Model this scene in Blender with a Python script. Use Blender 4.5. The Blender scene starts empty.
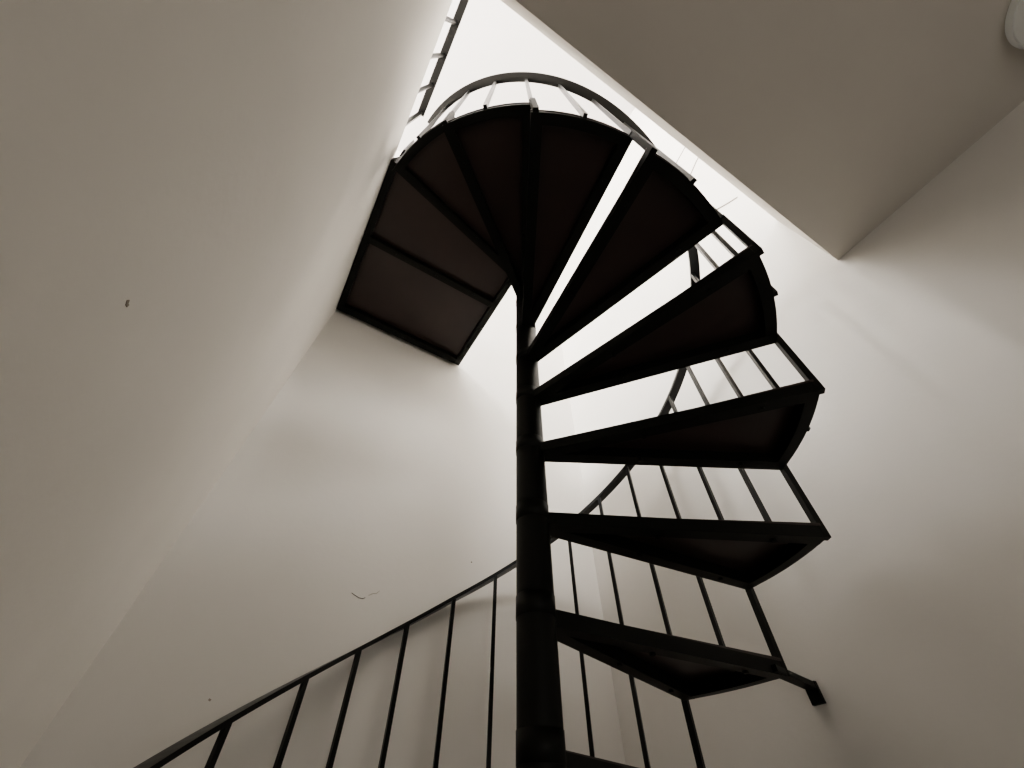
import bpy, bmesh, math
from mathutils import Matrix, Vector

C = bpy.context.scene.collection
S = 0.72                      # metres per stair radius
# ---- solved stair geometry, in stair radii: x along the back wall, y towards it
AX = 2.16636
ROT = math.pi/2 - AX
TH0, DTH = 0.9556 + ROT, -0.4113
Z0, H = 0.44177, 0.29066
RAIL_R, RAIL_H = 1.047, 1.178
WL, WB, WR = -1.051, 1.0765, 1.2385      # faces of left, back and right wall
SOFFIT, EDGE = 2.080, -1.1146          # lower ceiling and the edge of its opening
FH, PT = 0.044, 0.010                 # tread frame height, plate thickness
ZL = Z0 + 8*H                         # landing underside
ZUP = ZL + 0.11                       # top of the left wall (upper floor)
ZTOP = 7.43                           # upper ceiling
ZF = Z0 - 8*H + FH + PT               # floor
REAR = -5.2
UPL = -5.6                            # upper room, far left wall

def W(x, y, z):
    return Vector((x*S, y*S, (z - ZF)*S))
def ang(k): return TH0 + k*DTH
def pol(r, k, z):
    a = ang(k)
    return (r*math.cos(a), r*math.sin(a), z)

# ---------------------------------------------------------------- materials
def nodes(name):
    m = bpy.data.materials.new(name); m.use_nodes = True
    nt = m.node_tree
    return m, nt, nt.nodes['Principled BSDF']

def plaster(name, col, mott=0.05, bump=0.12, rough=0.85):
    m, nt, b = nodes(name)
    tc = nt.nodes.new('ShaderNodeTexCoord')
    n1 = nt.nodes.new('ShaderNodeTexNoise'); n1.inputs['Scale'].default_value = 1.7; n1.inputs['Detail'].default_value = 6
    n2 = nt.nodes.new('ShaderNodeTexNoise'); n2.inputs['Scale'].default_value = 45; n2.inputs['Detail'].default_value = 4
    nt.links.new(tc.outputs['Object'], n1.inputs['Vector']); nt.links.new(tc.outputs['Object'], n2.inputs['Vector'])
    r = nt.nodes.new('ShaderNodeValToRGB')
    r.color_ramp.elements[0].position = .3; r.color_ramp.elements[1].position = .7
    r.color_ramp.elements[0].color = (*[c*(1-mott) for c in col], 1)
    r.color_ramp.elements[1].color = (*[min(1, c*(1+mott*.6)) for c in col], 1)
    nt.links.new(n1.outputs['Fac'], r.inputs['Fac'])
    nt.links.new(r.outputs['Color'], b.inputs['Base Color'])
    bp = nt.nodes.new('ShaderNodeBump'); bp.inputs['Strength'].default_value = bump; bp.inputs['Distance'].default_value = .004
    nt.links.new(n2.outputs['Fac'], bp.inputs['Height']); nt.links.new(bp.outputs['Normal'], b.inputs['Normal'])
    b.inputs['Roughness'].default_value = rough
    b.inputs['Specular IOR Level'].default_value = .2
    return m

def paint(name, col, rough=.4, spec=.5, var=.3, scale=14):
    m, nt, b = nodes(name)
    tc = nt.nodes.new('ShaderNodeTexCoord')
    n1 = nt.nodes.new('ShaderNodeTexNoise'); n1.inputs['Scale'].default_value = scale; n1.inputs['Detail'].default_value = 5
    nt.links.new(tc.outputs['Object'], n1.inputs['Vector'])
    r = nt.nodes.new('ShaderNodeValToRGB')
    r.color_ramp.elements[0].color = (*[c*(1-var) for c in col], 1)
    r.color_ramp.elements[1].color = (*[c*(1+var) for c in col], 1)
    nt.links.new(n1.outputs['Fac'], r.inputs['Fac']); nt.links.new(r.outputs['Color'], b.inputs['Base Color'])
    b.inputs['Roughness'].default_value = rough
    b.inputs['Specular IOR Level'].default_value = spec
    return m

M_WALL = plaster('warm_white_plaster', (.735, .71, .668))
M_LEFT = plaster('lit_left_wall_plaster', (.785, .757, .712))  # wall plaster made lighter, painting in the stronger light on this wall
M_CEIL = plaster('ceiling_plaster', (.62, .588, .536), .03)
M_UP = plaster('bright_upper_plaster', (.70, .675, .66), .02)
M_FLOOR = plaster('floor_tile_grey', (.55, .52, .48), .08, .05, .5)
M_IRON = paint('black_painted_iron', (.0075, .008, .0062), .5, .25)
M_BAL = paint('black_painted_bar', (.006, .006, .0055), .28, .35)
M_PANEL = paint('dark_red_brown_board', (.038, .023, .020), .38, .6, .3, 7)
M_MARK = paint('dark_plaster_mark', (.16, .14, .12), .9, .1)  # dark tone for cracks, a spot and the right-wall lines
M_STAIN = paint('plaster_stain', (.36, .32, .27), .9, .1)
M_LAMP = paint('opal_white_glass', (.85, .87, .86), .35, .5, .02)
M_LAMPB = paint('white_enamel', (.85, .87, .86), .5, .4, .02)

# ---------------------------------------------------------------- helpers
def link(name, bm, mat, parent=None, smooth=False, kind=None, label=None, bevel=0):
    bmesh.ops.recalc_face_normals(bm, faces=bm.faces)
    me = bpy.data.meshes.new(name); bm.to_mesh(me); bm.free()
    me.materials.append(mat)
    if smooth:
        for p in me.polygons: p.use_smooth = True
    o = bpy.data.objects.new(name, me); C.objects.link(o)
    if parent: o.parent = parent
    if kind: o['kind'] = kind
    if label: o['label'] = label
    if bevel:
        b = o.modifiers.new('bevel', 'BEVEL'); b.width = bevel; b.segments = 2; b.limit_method = 'ANGLE'
    return o

def prism(bm, pts, z0, z1):
    """extrude a plan polygon (stair units) between two heights"""
    lo = [bm.verts.new(W(x, y, z0)) for x, y in pts]
    hi = [bm.verts.new(W(x, y, z1)) for x, y in pts]
    n = len(pts)
    bm.faces.new(lo[::-1]); bm.faces.new(hi)
    for i in range(n):
        bm.faces.new((lo[i], lo[(i+1) % n], hi[(i+1) % n], hi[i]))

def box(bm, x0, x1, y0, y1, z0, z1):
    prism(bm, [(x0, y0), (x1, y0), (x1, y1), (x0, y1)], z0, z1)

def sweep(bm, path, section):
    """path: list of (pos, side, up) in stair units; section: list of (s, u)"""
    rings = []
    for p, s, u in path:
        rings.append([bm.verts.new(W(*(Vector(p) + Vector(s)*a + Vector(u)*b))) for a, b in section])
    n = len(section)
    for r0, r1 in zip(rings, rings[1:]):
        for i in range(n):
            bm.faces.new((r0[i], r0[(i+1) % n], r1[(i+1) % n], r1[i]))
    bm.faces.new(rings[0][::-1]); bm.faces.new(rings[-1])

def cyl(bm, x, y, z0, z1, r, n=40, r1=None):
    r1 = r if r1 is None else r1
    lo = [bm.verts.new(W(x + r*math.cos(2*math.pi*i/n), y + r*math.sin(2*math.pi*i/n), z0)) for i in range(n)]
    hi = [bm.verts.new(W(x + r1*math.cos(2*math.pi*i/n), y + r1*math.sin(2*math.pi*i/n), z1)) for i in range(n)]
    bm.faces.new(lo[::-1]); bm.faces.new(hi)
    for i in range(n):
        bm.faces.new((lo[i], lo[(i+1) % n], hi[(i+1) % n], hi[i]))

def bar(bm, p, q, w, t):
    """square bar between two points; w and t are half sizes"""
    p, q = Vector(p), Vector(q); d = (q-p).normalized()
    ref = Vector((0, 0, 1)) if abs(d.z) < .9 else Vector((p.x, p.y, 0)).normalized()
    s = d.cross(ref).normalized(); u = s.cross(d)
    sweep(bm, [(p, s, u), (q, s, u)], [(-w, -t), (w, -t), (w, t), (-w, t)])

def struct(name, bm, mat):
    o = link(name, bm, mat); o['kind'] = 'structure'; return o

def empty(name, loc, label, cat):
    o = bpy.data.objects.new(name, None); C.objects.link(o)
    o.location = loc; o['label'] = label; o['category'] = cat
    o.empty_display_size = .1
    return o

T = .14   # wall thickness
# ---------------------------------------------------------------- the room
bm = bmesh.new(); box(bm, WL-T, WL, REAR, WB, ZF, ZUP); wl = struct('wall_left', bm, M_LEFT)
bm = bmesh.new(); box(bm, UPL-T, WR+T, WB, WB+T, ZF, ZTOP); wb = struct('wall_back', bm, M_WALL)
bm = bmesh.new(); box(bm, WR, WR+T, REAR-T, WB, ZF, ZTOP); wr = struct('wall_right', bm, M_WALL)
bm = bmesh.new(); box(bm, WL-T, WR, REAR-T, REAR, ZF, ZUP); struct('wall_rear', bm, M_WALL)
bm = bmesh.new(); box(bm, UPL-T, WR+T, REAR-T, WB+T, ZF-.2, ZF); struct('floor', bm, M_FLOOR)
# soffit of the upper floor, its cut edge faces the stairwell
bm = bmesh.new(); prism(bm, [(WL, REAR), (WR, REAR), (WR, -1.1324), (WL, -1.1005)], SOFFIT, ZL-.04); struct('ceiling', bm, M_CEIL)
# upper storey
bm = bmesh.new(); box(bm, UPL, WL-T, REAR, WB, ZUP-.3, ZUP); struct('floor_upper', bm, M_FLOOR)
bm = bmesh.new(); box(bm, UPL-T, WR+T, REAR-T, WB+T, ZTOP, ZTOP+T); struct('ceiling_upper', bm, M_UP)
bm = bmesh.new(); box(bm, UPL-T, UPL, REAR-T, WB, ZF, ZTOP); struct('wall_upper_left', bm, M_UP)
bm = bmesh.new(); box(bm, UPL, WR, REAR-T, REAR, ZUP, ZTOP); struct('wall_upper_rear', bm, M_UP)

def wall_line(name, pts, wall, parent, w, mat):
    """thin raised mark following points on a wall face; pts = (along, z)"""
    bm = bmesh.new()
    P = []
    for u, z in pts:
        P.append(Vector((u, WB-.0008, z)) if wall == 'back' else Vector((WR-.0008, u, z)) if wall == 'right' else Vector((WL+.0008, u, z)))
    n = Vector((0, 1, 0)) if wall == 'back' else Vector((1, 0, 0))
    path = []
    for i, p in enumerate(P):
        d = (P[min(i+1, len(P)-1)] - P[max(i-1, 0)]).normalized()
        path.append((p, n.cross(d), n))
    sweep(bm, path, [(-w, -.0008), (w, -.0008), (w, .0006), (-w, .0006)])
    return link(name, bm, mat, parent)

# hairline cracks and spots in the plaster, thin dark lines on the right wall
wall_line('hairline_mark', [(-.303,.831), (-.285,.824), (-.262,.817), (-.243,.818), (-.236,.826)], 'back', wb, .0011, M_MARK)
wall_line('hairline_mark', [(-.222,.838), (-.205,.850), (-.19,.853), (-.178,.868)], 'back', wb, .0009, M_STAIN)
wall_line('plaster_spot', [(.294,1.136), (.300,1.139)], 'back', wb, .003, M_MARK)
wall_line('plaster_spot', [(-.672,.385), (-.664,.382)], 'back', wb, .003, M_STAIN)
wall_line('hairline_mark', [(-1.30,4.84), (-1.209,4.80), (-1.046,4.72), (-.9,4.66)], 'right', wr, .0075, M_MARK)
wall_line('hairline_mark', [(-1.30,4.42), (-1.184,4.36), (-1.041,4.25), (-.9,4.18)], 'right', wr, .0075, M_MARK)
wall_line('hairline_mark', [(-1.118,3.312), (-1.05,3.36), (-.968,3.43), (-.9,3.47)], 'right', wr, .0075, M_MARK)
wall_line('plaster_spot', [(-.381,.601), (-.374,.598), (-.369,.600)], 'left', wl, .0028, M_STAIN)

# ---------------------------------------------------------------- the staircase
root = empty('spiral_staircase', W(0, 0, ZF), 'black iron spiral staircase with dark brown undersides winding round a central pole', 'staircase')
MI = Matrix.Translation(root.location).inverted()
def part(name, bm, mat, parent=None, **kw):
    o = link(name, bm, mat, **kw)
    o.parent = parent or root
    if not parent: o.matrix_parent_inverse = MI.copy()
    return o

# central pole with a foot flange and a cap
bm = bmesh.new()
cyl(bm, 0, 0, ZF, ZL+FH+PT+.02, .0535, 48)
o = part('central_pole', bm, M_IRON, smooth=False, bevel=.0015)
for p in o.data.polygons: p.use_smooth = len(p.vertices) == 4
fl = bmesh.new(); cyl(fl, 0, 0, ZF, ZF+.02, .16, 40)
for i in range(4):
    cyl(fl, .12*math.cos(i*math.pi/2+.4), .12*math.sin(i*math.pi/2+.4), ZF+.02, ZF+.035, .014, 6)
f = part('foot_flange', fl, M_IRON); f.parent = o; f.matrix_parent_inverse = o.matrix_world.inverted() if False else Matrix.Identity(4)
o_pole = o

OV = .02    # each tread laps over its neighbours a little
BW = .046   # width of the frame bars
def wedge_frame(bm, k0, k1, z0, z1, r0=.040, r1=1.0):
    for k, s in ((k0, 1), (k1, -1)):
        a = ang(k); d = (math.cos(a), math.sin(a))
        # normal pointing into the tread (angles fall with k)
        n = (math.sin(a)*s, -math.cos(a)*s)
        rr = math.sqrt(r1*r1 - BW*BW)
        e = -.022
        prism(bm, [(d[0]*r0 + n[0]*e, d[1]*r0 + n[1]*e), (d[0]*r1, d[1]*r1), (d[0]*rr + n[0]*BW, d[1]*rr + n[1]*BW), (d[0]*r0 + n[0]*(e+BW), d[1]*r0 + n[1]*(e+BW))], z0, z1)
    arc(bm, k0, k1, r1-BW*.9, r1, z0+.0006, z1-.0006)

def arc(bm, k0, k1, ra, rb, z0, z1, n=10):
    ks = [k0 + (k1-k0)*i/n for i in range(n+1)]
    ring = []
    for k in ks:
        a = ang(k); c, s = math.cos(a), math.sin(a)
        ring.append([bm.verts.new(W(c*r, s*r, z)) for r, z in ((ra, z0), (rb, z0), (rb, z1), (ra, z1))])
    for r0, r1 in zip(ring, ring[1:]):
        for i in range(4):
            bm.faces.new((r0[i], r0[(i+1) % 4], r1[(i+1) % 4], r1[i]))
    bm.faces.new(ring[0][::-1]); bm.faces.new(ring[-1])

def bolt(bm, r, k, z, off=0.0):
    a = ang(k); x, y = r*math.cos(a) + off*math.sin(a), r*math.sin(a) - off*math.cos(a)
    cyl(bm, x, y, z-.008, z+.002, .009, 6)

def tilt(bm):
    """treads hang a few millimetres lower at the pole"""
    for v in bm.verts:
        v.co.z -= S*.018*max(0, 1 - math.hypot(v.co.x, v.co.y)/S)

for j in range(-7, 8):
    z = Z0 + j*H
    bm = bmesh.new()
    ovf = OV if j >= 5 else 0.0
    wedge_frame(bm, j-OV, j+1+ovf, z, z+FH)
    # bolts through the frame bars
    for r in (.42, .82):
        bolt(bm, r, j-OV, z, BW/2); bolt(bm, r, j+1+ovf, z, -BW/2)
    tilt(bm)
    tr = part('tread', bm, M_IRON)
    bm = bmesh.new()
    n = 10
    pts = [(.04*math.cos(ang(j+.5)), .04*math.sin(ang(j+.5)))]
    pts += [(1.004*math.cos(ang(j-OV-.005 + (1.01+OV+ovf)*i/n)), 1.004*math.sin(ang(j-OV-.005 + (1.01+OV+ovf)*i/n))) for i in range(n+1)]
    prism(bm, pts, z+FH, z+FH+PT)
    tilt(bm)
    p = part('tread_panel', bm, M_PANEL, parent=tr, label='dark red-brown board')
    # collar round the pole
    bm = bmesh.new(); cyl(bm, 0, 0, z-.003, z+FH+.012, .0550, 36)
    c = part('pole_collar', bm, M_IRON, parent=tr)
    for q in c.data.polygons: q.use_smooth = len(q.vertices) == 4
    # post that ties the front corner to the tread above
    bm = bmesh.new()
    a = ang(j+1)
    ztop = z+H+FH
    if j == 7:      # wide flat plate at the landing corner
        bar(bm, pol(1.010, j+1, z), pol(1.010, j+1, ztop), .026, .007)
    else:
        bar(bm, pol(1.004, j+.975, z+.002), pol(1.010, j+.985, ztop), .0115, .0115)
    part('corner_post', bm, M_IRON, parent=tr)

# landing
z = ZL; z1 = z+FH
LX0, LX1, LY1 = WL+.003, .0035, 1.046
bm = bmesh.new()
a8 = ang(8); d = (math.cos(a8), math.sin(a8)); nn = (math.sin(a8), -math.cos(a8))
prism(bm, [(d[0]*.05, d[1]*.05), (d[0], d[1]), (d[0]*.998 + nn[0]*BW, d[1]*.998 + nn[1]*BW), (d[0]*.05 + nn[0]*BW, d[1]*.05 + nn[1]*BW)], z, z1)
yA = d[1]
box(bm, LX0, LX0+BW, yA+.06, LY1, z+.0008, z1-.0008)          # along the left wall
box(bm, LX0, LX1, LY1-BW-.008, LY1, z, z1)                     # far edge
box(bm, LX1-BW, LX1, .02, LY1-.004, z+.0004, z1-.0004)         # inner edge
box(bm, LX0+.004, LX1-.004, .372, .372+BW, z+.0002, z1-.0002)  # middle bearer
prism(bm, [(d[0], d[1]), (LX0+.002, yA+.062), (LX0+BW, yA+.085), (d[0]+.05, d[1]+.012)], z+.001, z1-.001)
for y in (.18, .62, .85): 
    cyl(bm, LX1-BW/2, y, z-.008, z+.002, .009, 6); cyl(bm, LX0+BW/2, y, z-.008, z+.002, .009, 6)
for x in (-.8, -.5, -.2):
    cyl(bm, x, .372+BW/2, z-.008, z+.002, .009, 6); cyl(bm, x, LY1-BW/2, z-.008, z+.002, .009, 6)
land = part('landing', bm, M_IRON)
bm = bmesh.new()
prism(bm, [(0, 0), (d[0]*1.003, d[1]*1.003), (LX0, yA+.06), (LX0, WB), (LX1+.002, WB), (LX1+.002, .02)], z1, z1+PT)
part('landing_panel', bm, M_PANEL, parent=land, label='dark red-brown board')
bm = bmesh.new(); cyl(bm, 0, 0, z-.003, z1, .0550, 36)
part('pole_collar', bm, M_IRON, parent=land)

def rail_z(k):
    return Z0 + k*H + RAIL_H - .018*max(0, -2.5-k)

# handrail: flat bar following the helix
K0, K1 = -6.2, 8.02
bm = bmesh.new()
path = []
N = 170
for i in range(N+1):
    k = K0 + (K1-K0)*i/N
    a = ang(k); c, s = math.cos(a), math.sin(a)
    tang = Vector((-s*DTH*RAIL_R, c*DTH*RAIL_R, H)).normalized()
    side = Vector((c, s, 0)); up = side.cross(tang)
    if up.z < 0: up = -up
    path.append(((RAIL_R*c, RAIL_R*s, rail_z(k)), side, up))
sweep(bm, path, [(-.027, -.008), (.027, -.008), (.027, .008), (-.027, .008)])
part('handrail', bm, M_BAL)

# balusters, two to a tread
kb = [i*.5 for i in range(-12, -9)] + [-4.43, -3.90, -3.46] + [i*.5 for i in range(-6, 17)]
for k in kb:
    j = min(8, math.floor(k + 1e-6))
    zb = Z0 + j*H + (0.0 if k != int(k) else .01)
    zt = rail_z(k) - .004
    bm = bmesh.new()
    bar(bm, pol(1.009, k, zb+.012), pol(1.030, k, zt), .0088, .0088)
    if k == 8:      # wide flat foot beside the landing
        bar(bm, pol(1.026, k, zb), pol(1.030, k, zb+.31), .026, .006)
    part('baluster', bm, M_BAL)
# newel at the foot of the rail
bm = bmesh.new(); bar(bm, pol(1.025, -6.2, ZF), pol(1.03, -6.2, Z0-6.2*H+RAIL_H-.004), .02, .02)
part('newel_post', bm, M_IRON)

# bracket tying a tread corner to the right-hand wall
bm = bmesh.new()
c1 = Vector(pol(.93, 1, Z0+.012)); 
w1 = Vector((WR-.008, .006, Z0+.014))
bar(bm, c1, w1, .018, .010)
box(bm, WR-.014, WR, -.016, .030, Z0-.040, Z0+.026)
part('wall_bracket', bm, M_IRON)

# ---------------------------------------------------------------- railing of the upper floor
zr = ZUP
rl = empty('landing_railing', W(-1.12, -1.5, zr), 'straight black railing on the upper floor edge above the left wall', 'railing')
MR = Matrix.Translation(rl.location).inverted()
XR = -1.125; ZR = 3.997; YE = -.232
def rpart(name, bm, mat):
    o = link(name, bm, mat, rl); o.matrix_parent_inverse = MR.copy(); return o
bm = bmesh.new(); bar(bm, (XR, YE+.012, ZR), (XR, -4.4, ZR), .027, .009); rpart('handrail', bm, M_BAL)
y = YE; i = 0
while y > -4.4:
    bm = bmesh.new(); w = .013 if i == 0 else .0105
    bar(bm, (XR-.004, y, zr), (XR-.004, y, ZR-.004), w, w); rpart('baluster', bm, M_BAL)
    y -= .217; i += 1
bm = bmesh.new(); bar(bm, (XR-.004, YE+.02, zr+.08), (XR-.004, -4.4, zr+.08), .008, .008); rpart('bottom_bar', bm, M_BAL)

# ---------------------------------------------------------------- round ceiling lamp
LXc, LYc, LR = .960, -2.165, .168
lamp = empty('ceiling_lamp', W(LXc, LYc, SOFFIT), 'round white flush ceiling lamp in the upper right corner', 'lamp')
ML = Matrix.Translation(lamp.location).inverted()
bm = bmesh.new(); cyl(bm, LXc, LYc, SOFFIT-.03, SOFFIT, LR, 64)
o = link('base', bm, M_LAMPB, lamp); o.matrix_parent_inverse = ML.copy()
bm = bmesh.new()
prof = [(LR*.97*math.cos(t), -.03-.09*math.sin(t)) for t in [i*math.pi/2/12 for i in range(12)]]
rings = [[bm.verts.new(W(LXc+r*math.cos(2*math.pi*i/64), LYc+r*math.sin(2*math.pi*i/64), SOFFIT+dz)) for i in range(64)] for r, dz in prof]
tip = bm.verts.new(W(LXc, LYc, SOFFIT-.12))
for r0, r1 in zip(rings, rings[1:]):
    for i in range(64): bm.faces.new((r0[i], r0[(i+1) % 64], r1[(i+1) % 64], r1[i]))
for i in range(64): bm.faces.new((rings[-1][i], rings[-1][(i+1) % 64], tip))
o = link('shade', bm, M_LAMP, lamp, smooth=True); o.matrix_parent_inverse = ML.copy()

# ---------------------------------------------------------------- light
def area(name, loc, target, sx, sy, power, col):
    l = bpy.data.lights.new(name, 'AREA'); l.shape = 'RECTANGLE'; l.size = sx; l.size_y = sy
    l.energy = power; l.color = col
    o = bpy.data.objects.new(name, l); C.objects.link(o)
    o.location = loc
    o.rotation_euler = (Vector(target) - Vector(loc)).to_track_quat('-Z', 'Y').to_euler()
    return o
# daylight from the windows of the upper storey
area('upper_window_light', W(UPL+.1, -.6, 5.9), W(1.2, -.4, 3.2), 3.0, 2.0, 360, (1, .985, .96))
area('upper_rear_window_light', W(-.8, REAR+.1, 5.6), W(0, 1, 5.0), 1.8, 1.5, 90, (1, .985, .96))
# weak fill lamp added behind the camera to lift the lower right wall
area('lower_fill_light', W(WL+.12, -3.6, -.3), W(1.2, -.3, .5), 1.2, 1.6, 5.3, (1, .96, .91))

w = bpy.data.worlds.new('world'); bpy.context.scene.world = w; w.use_nodes = True
w.node_tree.nodes['Background'].inputs[0].default_value = (.8, .82, .85, 1)
w.node_tree.nodes['Background'].inputs[1].default_value = .2

# ---------------------------------------------------------------- camera
F, YAW, PITCH, ROLL, D = 405.378, 0.06109 + ROT, 0.88019, 0.01191, 1.19149
cx, cy = D*math.sin(ROT), -D*math.cos(ROT)
cyw, syw, cp, sp = math.cos(YAW), math.sin(YAW), math.cos(PITCH), math.sin(PITCH)
f = Vector((-syw*cp, cyw*cp, sp)); r = Vector((cyw, syw, 0)); u = r.cross(f)
cr, sr = math.cos(ROLL), math.sin(ROLL)
R_, U_ = cr*r + sr*u, -sr*r + cr*u
cam = bpy.data.cameras.new('camera'); cam.sensor_width = 36; cam.lens = F*36/1024; cam.clip_start = .02
co = bpy.data.objects.new('camera', cam); C.objects.link(co)
m = Matrix((R_, U_, -f)).transposed().to_4x4(); m.translation = W(cx, cy, 0)
co.matrix_world = m
bpy.context.scene.camera = co
EXPO = 1.4
vs = bpy.context.scene.view_settings
vs.view_transform = 'AgX'; vs.look = 'AgX - Medium High Contrast'; vs.exposure = EXPO; vs.gamma = 1.0
